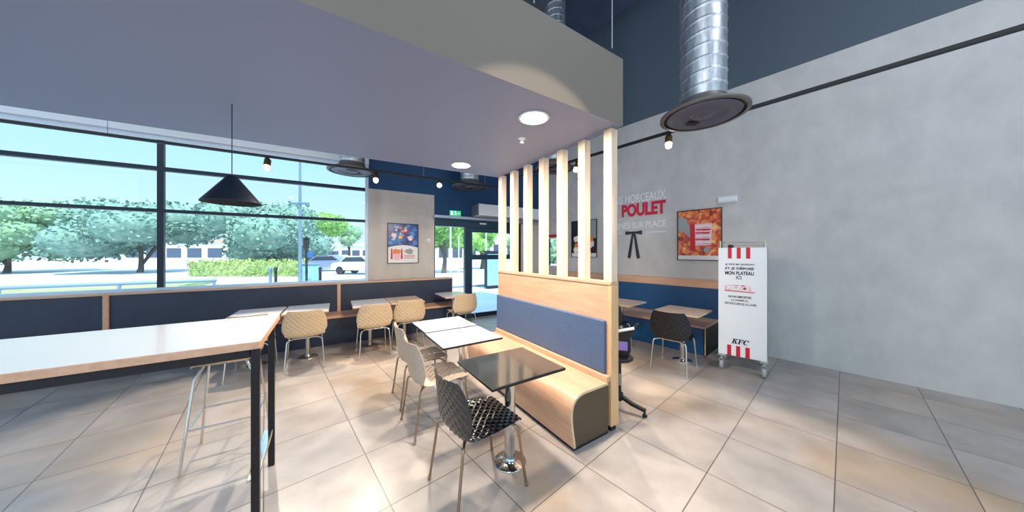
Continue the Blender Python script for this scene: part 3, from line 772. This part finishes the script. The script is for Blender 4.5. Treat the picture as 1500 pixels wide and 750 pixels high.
# lettering on the wall
lt = thing('wall_lettering', 'white and red raised French slogan with a black string tie on the concrete wall', 'lettering', fr(TH_R,-2.88,CR-.006), TH_R)
text_mesh('lettering_line', 'VRAIS MORCEAUX', M['lettering_white'], 1.27,.175, lt, (0,-.002,2.632), .018, 0, .006)
text_mesh('lettering_line', 'DE', M['crimson'], .27,.27, lt, (-.50,-.002,2.345), .045, 0, .008)
text_mesh('lettering_line', 'POULET', M['crimson'], .90,.27, lt, (.185,-.002,2.345), .045, 0, .008)
text_mesh('lettering_line', 'CUISINÉS SUR PLACE', M['lettering_white'], 1.27,.165, lt, (0,-.002,2.095), .018, 0, .006)
MB().box(.245,.635,-.004,.004,1.992,2.010).build('rule', M['lettering_white'], lt)
MB().box(-.635,-.245,-.004,.004,1.992,2.010).build('rule', M['lettering_white'], lt)
ti = MB()
ti.prism([(-.175,2.045),(-.02,2.025),(-.02,1.985),(-.175,1.965)], -.014,0,'y'); ti.prism([(.02,2.025),(.175,2.045),(.175,1.965),(.02,1.985)], -.014,0,'y')
ti.prism([(-.03,2.03),(.03,2.03),(.03,1.97),(-.03,1.97)], -.018,0,'y')
ti.prism([(-.04,1.97),(.0,1.985),(-.065,1.49),(-.095,1.46),(-.13,1.49)], -.012,0,'y'); ti.prism([(.0,1.985),(.04,1.97),(.13,1.49),(.095,1.46),(.065,1.49)], -.012,0,'y')
ti.build('string_tie', M['tie'], lt)

# emergency light, switch, exit sign, air curtain
el = thing('emergency_light', 'small white box light on the concrete wall above the trolley', 'light', fr(TH_R,-1.272,CR), TH_R)
MB().bbox(-.13,.13,-.05,0,2.42,2.53,.008).build('housing', M['white'], el)
MB().bbox(-.12,.12,-.062,-.05,2.44,2.51,.005).build('diffuser', M['white_gloss'], el)
sw = thing('thermostat', 'small white square control on the pillar right of the blue poster', 'switch', fr(TH_L,1.736,CL), TH_L)
MB().bbox(-.035,.035,-.02,0,1.83,1.9,.005).build('housing', M['switch'], sw); MB().bbox(-.012,.012,-.024,-.02,1.855,1.875,.002).build('button', M['print_grey'], sw)
ex = thing('exit_sign', 'green illuminated exit sign above the glass door', 'sign', fr(TH_L,2.332,CL-.06), TH_L)
MB().bbox(-.133,.133,-.04,.0,2.436,2.56,.004).build('housing', M['exit_green'], ex)
mn = MB()  # running figure and arrow
mn.lathe([(.0,-.001),(.011,-.001),(.011,.001),(0,.001)], 12)
mn.v = [(x-.005, -.0415+z, 2.538+y) for x,y,z in mn.v]
def limb(a, c_, w_=.007):
    dx, dz = c_[0]-a[0], c_[1]-a[1]; l = sqrt(dx*dx+dz*dz); px, pz = -dz/l*w_/2, dx/l*w_/2
    mn.prism([(a[0]+px,a[1]+pz),(c_[0]+px,c_[1]+pz),(c_[0]-px,c_[1]-pz),(a[0]-px,a[1]-pz)], -.0425,-.04,'y')
limb((-.005,2.525),(.003,2.49),.016); limb((-.003,2.52),(-.028,2.508)); limb((-.002,2.52),(.022,2.506)); limb((.003,2.492),(-.022,2.47),.009); limb((-.022,2.472),(-.038,2.462)); limb((.003,2.492),(.018,2.474),.009); limb((.018,2.474),(.012,2.452))
mn.prism([(.05,2.503),(.085,2.503),(.085,2.515),(.11,2.498),(.085,2.481),(.085,2.493),(.05,2.493)], -.0425,-.04,'y')
mn.prism([(-.11,2.455),(-.065,2.455),(-.065,2.54),(-.11,2.54)], -.0422,-.04,'y')
mn.build('pictogram', M['exit_white'], ex)
ac = thing('air_curtain', 'long pale air curtain unit over the glass door', 'air curtain', fr(TH_L,3.72,CL), TH_L)
MB().bbox(-.94,.94,-.42,-.001,2.45,2.72,.012).build('casing', M['white'], ac)
MB().bbox(-.955,-.938,-.415,-.002,2.455,2.715,.004).build('end_cap', M['grey_metal'], ac)
MB().bbox(-.88,.88,-.40,-.3,2.443,2.451,.002).build('outlet_grille', M['grey_metal'], ac)

# ------------------------------------------------------------------ ducts
def duct(label, loc, zb, top, rd=.2, ro=.385):
    t_ = thing('air_duct', label, 'duct', (loc[0],loc[1],0), 0, 'spiral ducts with round diffusers')
    n_, st = 56, .0065; nz_ = int((top-(zb+.14))/st); vs = []
    pitch = .125
    for j in range(nz_+1):
        z = zb+.14+j*(top-(zb+.14))/nz_
        for k in range(n_):
            ph = (z/pitch - k/n_) % 1; d_ = min(ph,1-ph); r_ = rd+.007*max(0,1-d_/.09)
            vs.append((r_*cos(2*pi*k/n_), r_*sin(2*pi*k/n_), z))
    MB().add(vs, [(j*n_+k,j*n_+(k+1)%n_,(j+1)*n_+(k+1)%n_,(j+1)*n_+k) for j in range(nz_) for k in range(n_)], 0, True).build('tube', M['galv'], t_)
    df = MB()
    df.lathe([(rd+.004,zb+.15),(rd+.012,zb+.10),(rd+.05,zb+.07),(ro-.03,zb+.035),(ro,zb+.02),(ro,zb),(ro-.035,zb-.002)], 56, caps=False)
    d1 = df.build('diffuser_hood', M['disc_light'], t_)
    dk = MB(); dk.lathe([(ro-.062,zb+.004),(ro-.075,zb-.006),(ro-.17,zb+.0),(ro-.19,zb+.012),(.11,zb+.016),(.09,zb-.002),(.03,zb-.014),(0,zb-.015)], 56, smooth=False, caps=False)
    dk.build('diffuser_cone', M['disc'], t_)
    MB().lathe([(ro-.034,zb-.0),(ro-.04,zb+.014),(ro-.06,zb+.014),(ro-.0615,zb+.004)], 56, smooth=False, caps=False).build('shadow_gap', M['black'], t_)
    MB().prism([(-.06,-.016),(.06,-.016),(.05,.05),(-.05,.05)], zb-.006, zb-.001, 'z').build('adjuster_slot', M['black'], t_).location = (0,.15,0)
    return t_
duct('large spiral metal duct with round diffuser hanging in front of the concrete wall', (1.93,2.9), 2.97, CEIL)
duct('spiral metal duct with round diffuser hanging before the big window', (-2.83,5.08), 3.02, CEIL)
duct('small looking spiral duct and diffuser above the glass door', (-.93,6.3), 3.02, CEIL)
duct('round diffuser and duct glimpsed behind the tall slats', (.84,5.6), 3.22, CEIL)

# ------------------------------------------------------------------ tracks and spots
def track(label, th, c, x0, x1, z, hang):
    t_ = thing('lighting_track', label, 'lighting track', (0,0,0), th, 'black lighting tracks')
    MB().bbox(x0,x1,c-.018,c+.018,z,z+.034,.002).build('rail', M['black'], t_)
    q = MB()
    for x in hang: q.tube([(x,c,z+.034),(x,c,CEIL)], .003, 6)
    q.build('hanger', M['grey_metal'], t_)
track('black lighting track running in front of the window wall', TH_L, 5.33, -4.5, 3.0, 2.95, (-4.2,-2.3,1.35,2.6))
track('black lighting track running along the concrete wall', TH_R, 3.85, -4.55, 2.2, 3.085, (-4.3,1.7))
def spot(label, th, a, c, z, yaw, tilt, L=.15, r=.042, group='track spotlights', power=0, cone=70):
    p = fr(th, a, c)
    t_ = thing('track_spotlight', label, 'spotlight', p, 0, group)
    MB().bbox(-.02,.02,-.02,.02,z-.02,z-.001).tube([(0,0,z-.02),(0,0,z-.075)], .007, 8).build('mount', M['black'], t_)
    dv = Vector((sin(yaw)*cos(tilt), cos(yaw)*cos(tilt), -sin(tilt))); c0 = Vector((0,0,z-.095))
    MB().tube([c0-dv*L*.5, c0+dv*L*.3], r, 20).build('housing', M['bronze'], t_)
    MB().tube([c0+dv*L*.3, c0+dv*L*.62], [r*.96,r*.8], 20).build('lens', M['lamp_spot'], t_)
    if power:
        ld = bpy.data.lights.new('spot', 'SPOT'); ld.energy = power; ld.spot_size = radians(cone); ld.spot_blend = .35 if cone > 50 else .12; ld.color = (1,.86,.68); ld.shadow_soft_size = .04
        lo = bpy.data.objects.new('spot_lamp', ld); COL.objects.link(lo); lo.location = Vector(p)+c0+dv*L*.75
        lo.rotation_euler = dv.to_track_quat('-Z','Y').to_euler()
spot('bronze spotlight hanging before the left part of the window', TH_L, -.86, 5.33, 2.95, radians(150), radians(60), power=220)
spot('small lit spotlight hanging at the right edge of the window', TH_L, .55, 5.33, 2.95, radians(150), radians(55), power=220)
spot('glaring spotlight hanging in front of the dark wall above the door', TH_L, 1.646, 5.33, 2.95, radians(172), radians(8), r=.045, power=60)
spot('bronze lit spotlight under the large duct diffuser', TH_R, -1.446, 3.85, 3.085, radians(-150), radians(62), power=220)
track('short lighting track overhead to the right of the viewer', TH_P, -.925, .6, 2.4, 3.12, (.8,2.2))
spot('spotlight on the overhead track aimed at the soffit edge and the tall slats', TH_P, 1.27, -.925, 3.12, radians(-33.1), radians(21.5), power=200, cone=38)
spot('small lit spotlight glimpsed between the slats', TH_R, -2.85, 3.85, 3.085, radians(-140), radians(60), power=220)

# downlights and sprinkler in the soffit
def downlight(label, x, y, power):
    t_ = thing('downlight', label, 'downlight', (x,y,0), 0, 'round recessed downlights')
    MB().lathe([(.12,2.699),(.128,2.694),(.12,2.690),(.108,2.690)], 40).build('trim_ring', M['white'], t_)
    MB().lathe([(.108,2.696),(.108,2.689),(.0,2.688)], 40).build('diffuser', M['lamp_on'], t_)
    ld = bpy.data.lights.new('down', 'AREA'); ld.shape = 'DISK'; ld.size = .2; ld.energy = power; ld.color = (1,.87,.7)
    lo = bpy.data.objects.new('down_lamp', ld); COL.objects.link(lo); lo.location = (x,y,2.68)
downlight('round lit downlight in the soffit, nearer and larger of the two', .18, 2.355, 60)
downlight('round lit downlight in the soffit, farther and smaller of the two', -.644, 3.63, 60)
sp_ = thing('sprinkler', 'small white sprinkler head on the soffit below the near downlight', 'sprinkler', (.095,2.79,0))
MB().lathe([(.036,2.70),(.036,2.694),(.022,2.688),(.01,2.684),(.008,2.665)], 24).build('rosette', M['white'], sp_)
MB().lathe([(.008,2.665),(.022,2.662),(.022,2.658),(.0,2.656)], 16).build('deflector', M['white'], sp_)

# pendant over the high table
pn = thing('pendant_lamp', 'dark cone pendant lamp at the left edge above the high table', 'lamp', (-2.09,2.14,0))
MB().lathe([(.03,2.16),(.05,2.13),(.17,1.965),(.17,1.958),(.045,2.12),(.0,2.13)], 36).build('shade', M['frame_blue'], pn)
MB().tube([(0,0,2.16),(0,0,2.70)], .003, 6).build('cord', M['black'], pn)

# ------------------------------------------------------------------ outdoors
gp = MB(); gp.box(-120,80,-40,140,-.35,-.13); struct(gp.build('ground', M['asphalt']))
def opl(a, c, z=0): return fr(TH_L, a, c, z)
pv = MB(); pv.box(-30,30,CL+.26,CL+6,-.13,-.03); struct(pv.build('paving', M['paving'], rotz=TH_L))
kb = MB(); kb.box(-45,30,CL+6,CL+6.2,-.13,.05); struct(kb.build('kerb', M['grey_metal'], rotz=TH_L))
gv = MB(); gv.box(-60,-6,16.5,23,-.13,.12); struct(gv.build('verge', M['grass'], rotz=TH_L))
def world_at(px, d, z=0): return ((px-750)/420*d, d, z)
def tree(name, label, px, d, r, zb, zt, m_, seed, n_=5200, leaf=.2, lobes=12):
    x, y, _ = world_at(px, d); rr = random.Random(seed)
    t_ = thing(name, label, 'tree', (x,y,-.13), 0, 'trees across the road')
    zc = (zb+zt)/2; rz = (zt-zb)/2
    tk = MB(); tk.tube([(0,0,0),(.1,0,zb*.6),(0,.1,zc)], [.22,.17,.08], 8)
    for k in range(4):
        a = rr.uniform(0,2*pi); tk.tube([(.05,0,zb*.8),(cos(a)*r*.35,sin(a)*r*.35,zc),(cos(a)*r*.6,sin(a)*r*.6,zc+rz*.4)], [.1,.06,.03], 6)
    tk.build('trunk', M['bark'], t_)
    L_ = [(rr.uniform(-.55,.55)*r, rr.uniform(-.55,.55)*r, zc+rr.uniform(-.5,.5)*rz, rr.uniform(.45,.62)) for _ in range(lobes)]
    cm = MB()
    for k in range(n_):
        lx, ly, lz, q = rr.choice(L_); v = Vector((rr.gauss(0,1),rr.gauss(0,1),rr.gauss(0,1))).normalized()*rr.uniform(.75,1.02)
        p = Vector((lx+v.x*r*q, ly+v.y*r*q, lz+v.z*rz*q)); a = Vector((rr.gauss(0,1),rr.gauss(0,1),rr.gauss(0,1))).normalized(); b2 = a.orthogonal().normalized(); s_ = leaf*rr.uniform(.5,1.1)
        cm.add([p-a*s_, p+b2*s_*.6, p+a*s_, p-b2*s_*.6], [(0,1,2,3)])
    for lx, ly, lz, q in L_:
        vs = []; nn = 8
        for j in range(1,nn):
            for k in range(10):
                th_ = pi*j/nn; ph = 2*pi*k/10; vs.append((lx+r*q*.8*sin(th_)*cos(ph), ly+r*q*.8*sin(th_)*sin(ph), lz+rz*q*.8*cos(th_)))
        cm.add(vs, [(j*10+k,j*10+(k+1)%10,(j+1)*10+(k+1)%10,(j+1)*10+k) for j in range(nn-2) for k in range(10)], 0, True)
    me_o = cm.build('crown', m_, t_)
tree('broadleaf_tree', 'wide blue green tree seen through the left of the window', 398, 27, 4.4, .2, 6.9, M['leaf1'], 1)
tree('umbrella_pine', 'rounded bright green pine right of the street lamp', 466, 38, 3.2, 3.3, 7.2, M['leaf2'], 2)
tree('broadleaf_tree', 'small grey green tree near the right of the window', 511, 44, 1.9, 2.6, 6.3, M['leaf3'], 3, n_=1200)
tree('broadleaf_tree', 'tall blue green tree beyond the left end of the window', 205, 25, 4.6, .6, 6.4, M['leaf1'], 4)
tree('broadleaf_tree', 'far blue green tree at the left end of the window', 10, 24, 5, .8, 6.6, M['leaf3'], 5)
tree('broadleaf_tree', 'leafy green tree seen through the fixed pane of the door', 650, 24, 2.3, 1.7, 5.2, M['leaf2'], 6)
tree('broadleaf_tree', 'airy green tree seen through the sliding door leaf', 706, 30, 2.0, 1.6, 5.0, M['leaf2'], 7, n_=900)
tree('broadleaf_tree', 'green tree visible through the small far window', 800, 18, 2.2, .8, 4.0, M['leaf3'], 8)
# low hedge
hx, hy, _ = world_at(365, 21); hg = MB(); rr = random.Random(11)
hg.prism([(-3.9,-.45),(3.9,-.45),(3.9,.45),(-3.9,.45)], 0, 1.0, 'z')
for k in range(3800):
    p = Vector((rr.uniform(-4.1,4.1), rr.uniform(-.6,.6), rr.uniform(.02,1.15)+.12*sin(k))); a = Vector((rr.gauss(0,1),rr.gauss(0,1),rr.gauss(0,1))).normalized(); b2 = a.orthogonal().normalized(); q_ = rr.uniform(.05,.12)
    hg.add([p-a*q_, p+b2*q_*.6, p+a*q_, p-b2*q_*.6], [(0,1,2,3)])
tag(hg.build('hedge', M['grass'], loc=(hx,hy,-.13)), 'low yellow green hedge below the blue green tree, left of the street lamp', 'hedge')
# street lamp
x, y, _ = world_at(439.5, 16)
sl = thing('street_lamp', 'grey double headed street lamp outside the window', 'street lamp', (x,y,-.13))
MB().tube([(0,0,0),(0,0,4.4),(0,0,9)], [.09,.07,.04], 12).build('pole', M['postgrey'], sl)
for s_ in (-1,1): MB().bbox(min(.05*s_,.48*s_),max(.05*s_,.48*s_),-.12,.12,4.42,4.52,.03).build('lamp_head', M['postgrey'], sl)
# signal mast
x, y, _ = world_at(449, 15)
sg = thing('traffic_light', 'dark traffic light mast right of the street lamp', 'traffic light', (x,y,-.13))
MB().tube([(0,0,0),(0,0,2.55)], .06, 10).build('pole', M['blacksteel'], sg); MB().bbox(.08,.28,-.1,.12,1.45,1.75,.03).build('signal_head', M['sea'], sg)
MB().bbox(-.12,.1,-.12,.1,1.9,2.5,.03).build('signal_box', M['blacksteel'], sg)
# buildings
def building(label, px0, px1, d, h, m_, roof, seed, nwin):
    x0 = (px0-750)/420*d; x1 = (px1-750)/420*d
    t_ = thing('building', label, 'building', ((x0+x1)/2, d+3, -.13)); w = (x1-x0)/2
    MB().box(-w,w,-3,3,0,h).build('wall', m_, t_)
    MB().box(-w-.25,w+.25,-3.3,3.2,h,h+.3).build('roof', roof, t_)
    for k in range(nwin):
        c_ = -w+(k+.5)*2*w/nwin; MB().bbox(c_-w/nwin*.7,c_+w/nwin*.7,-3.06,-2.98,.9,h*.72,.02).build('shop_window', M['bld_dark'], t_)
building('long low white building beyond the car park, right half of the window', 452, 560, 52, 3.0, M['bld_white'], M['bld_white'], 1, 7)
building('dark glazed shop pavilion with white roof left of the street lamp', 384, 440, 31, 1.9, M['bld_dark'], M['bld_white'], 2, 2)
building('white house behind the trees at the left end', 60, 330, 46, 3.4, M['bld_white'], M['roof_orange'], 3, 9)
building('pale building across the road seen through the door', 600, 760, 46, 4.2, M['bld_white'], M['bld_white'], 4, 8)
ho = tag(MB().bbox(-3.2,3.2,-.05,.05,.0,1.3,.02).build('hoarding', M['car_red'], loc=world_at(505,38,-.13)), 'coral pink low hoarding in front of the white building', 'hoarding')
# fence rail
fn = thing('street_railing', 'grey street railing crossing behind the window', 'railing', (0,0,-.13), TH_L)
MB().tube([(-26,13.5,.78),(-3.5,13.5,.78)], .05, 8).build('handrail', M['postgrey'], fn)
for k in range(12):
    x = -26+k*2.04; MB().tube([(x,13.5,0),(x,13.5,.76)], .04, 8).build('post', M['postgrey'], fn)
# bollards
for i, (px, lb) in enumerate(((396,'grey bollard, leftmost of the three outside the window'),(404,'dark bollard beside the leftmost grey one'),(469,'dark bollard right of the street lamp'))):
    o = MB().lathe([(.07,0),(.07,.8),(.085,.82),(.085,.9),(.05,.96),(0,.97)], 14).build('bollard', M['postgrey'] if i == 0 else M['blacksteel'], loc=world_at(px,15.2,-.13)); tag(o, lb, 'bollard', 'bollards outside the window')
bn_ = thing('litter_bin', 'pale green recycling bin right of the street lamp', 'bin', world_at(453,16.5,-.13))
MB().bbox(-.42,.42,-.3,.3,0,1.0,.05).build('body', M['cyan'], bn_); MB().bbox(-.45,.45,-.33,.33,1.0,1.1,.03).build('lid', M['postgrey'], bn_)
# cars
def car(label, px, d, rz, m_):
    t_ = thing('car', label, 'car', world_at(px,d,-.13), rz, 'parked cars')
    prof = [(-2.1,.35),(-2.12,.75),(-1.9,.92),(-1.35,.98),(-.75,1.42),(.7,1.45),(1.3,1.02),(1.95,.9),(2.12,.7),(2.1,.35)]
    MB().prism(prof, -.85,.85,'y').build('body', m_, t_)
    MB().prism([(-1.2,1.0),(-.72,1.36),(.66,1.39),(1.12,1.03)], -.862,.862,'y').build('windows', M['car_dark'], t_)
    for x in (-1.3,1.3):
        for s_ in (-1,1):
            w_ = MB(); n_ = 20; vs = [(x+.32*cos(2*pi*k/n_), s_*.72+dy, .32+.32*sin(2*pi*k/n_)) for dy in (-.12*1,.16*1) for k in range(n_)]
            if s_ < 0: vs = [(a_, s_*.72-(b__-s_*.72), c__) for a_,b__,c__ in vs]
            w_.add(vs, [(k,(k+1)%n_,n_+(k+1)%n_,n_+k) for k in range(n_)]+[tuple(range(n_))[::-1],tuple(range(n_,2*n_))]); w_.build('wheel', M['tyre'], t_)
car('grey blue car parked outside the window', 482, 27, radians(8), M['car_blue'])
car('white car parked near the right edge of the window', 530, 23, radians(-12), M['car_white'])
car('white car parked far behind the railing', 494, 33.5, radians(3), M['car_white'])
# kiosk
kx = thing('street_kiosk', 'cyan advertising panel outside the sliding door', 'kiosk', world_at(725,13,-.13), TH_L)
MB().bbox(-.5,.5,-.1,.1,.15,1.8,.02).build('casing', M['frame_blue'], kx); MB().bbox(-.44,.44,-.11,-.1,.25,1.65,.002).build('advert_panel', M['cyan'], kx); MB().bbox(-.4,.4,-.08,.08,0,.15).build('foot', M['frame_blue'], kx)
# poles outside the door
for px, d_, h_, lb in ((660,17,4.5,'pale pole seen through the fixed door pane'),(672,22,3.0,'short grey post seen through the fixed door pane'),(712,19,3.2,'grey post seen through the sliding leaf')):
    tag(MB().tube([(0,0,0),(0,0,h_)], .05, 8).build('signpost', M['frame_white'], loc=world_at(px,d_,-.13)), lb, 'post', 'posts outside the door')

# ------------------------------------------------------------------ light
w = bpy.data.worlds.new('World'); SC.world = w; w.use_nodes = True
nt = w.node_tree; bg = nt.nodes['Background']
tc = nt.nodes.new('ShaderNodeTexCoord'); sp3 = nt.nodes.new('ShaderNodeSeparateXYZ'); nt.links.new(tc.outputs['Generated'], sp3.inputs[0])
rp = nt.nodes.new('ShaderNodeValToRGB'); nt.links.new(sp3.outputs['Z'], rp.inputs[0])
cr_ = rp.color_ramp; cr_.elements[0].position = 0; cr_.elements[0].color = (.36,.44,.48,1); cr_.elements[1].position = .9; cr_.elements[1].color = (.35,.62,1,1)
for p_, c_ in ((.1,(.31,.43,.48,1)), (.28,(.22,.385,.46,1)), (.5,(.42,.72,1,1))):
    e = cr_.elements.new(p_); e.color = c_
nt.links.new(rp.outputs[0], bg.inputs['Color']); bg.inputs['Strength'].default_value = 2.3

sn = bpy.data.lights.new('sun', 'SUN'); sn.energy = 6; sn.angle = radians(1); sn.color = (1,.95,.86)
so_ = bpy.data.objects.new('sun', sn); COL.objects.link(so_)
so_.rotation_euler = Vector((-.3,.5,-1.0)).to_track_quat('-Z','Y').to_euler()

# added fill lamps, unseen, under the high ceiling behind and right of the viewer
def fill_panel(label, x, y, z, sx, sy, power, col):
    t_ = thing('added_fill_lamp', label, 'light', (x,y,0), 0, 'added fill lamps under the high ceiling')
    MB().bbox(-sx/2-.03,sx/2+.03,-sy/2-.03,sy/2+.03,z+.01,z+.09).build('housing', M['white'], t_)
    ld = bpy.data.lights.new('panel', 'AREA'); ld.shape = 'RECTANGLE'; ld.size = sx; ld.size_y = sy; ld.energy = power; ld.color = col
    lo = bpy.data.objects.new('fill_panel', ld); COL.objects.link(lo); lo.location = (x,y,z)
for lb, x, y, z in (('added fill lamp above and behind the viewer', -.8,-2.6,6.3), ('added fill lamp right of the viewer', 3.6,.2,6.3), ('added fill lamp left behind the viewer', -4.2,-2.6,6.3)):
    fill_panel(lb, x, y, z, 1.2, 1.2, 75 if x > 3 else 115, (.93,.97,1))

# spotlight washing the fascia from the right hand track
def wash(loc, target, power, cone, blend, col=(1,.84,.62), size=.03):
    ld = bpy.data.lights.new('wash', 'SPOT'); ld.energy = power; ld.spot_size = radians(cone); ld.spot_blend = blend; ld.color = col; ld.shadow_soft_size = size
    lo = bpy.data.objects.new('wash_lamp', ld); COL.objects.link(lo); lo.location = loc
    lo.rotation_euler = (Vector(target)-Vector(loc)).to_track_quat('-Z','Y').to_euler()

# ------------------------------------------------------------------ camera
cam = bpy.data.cameras.new('camera'); co = bpy.data.objects.new('camera', cam); COL.objects.link(co)
co.location = (0,0,1.59); co.rotation_euler = (pi/2,0,0)
cam.sensor_width = 36; cam.lens = 420/1500*36; cam.shift_y = -5/1500; cam.clip_start = .05; cam.clip_end = 500
SC.camera = co
SC.view_settings.view_transform = 'Standard'; SC.view_settings.look = 'None'
SC.view_settings.exposure = .12; SC.view_settings.gamma = 1; SC.view_settings.use_curve_mapping = False
SC.cycles.max_bounces = 8; SC.cycles.transparent_max_bounces = 12
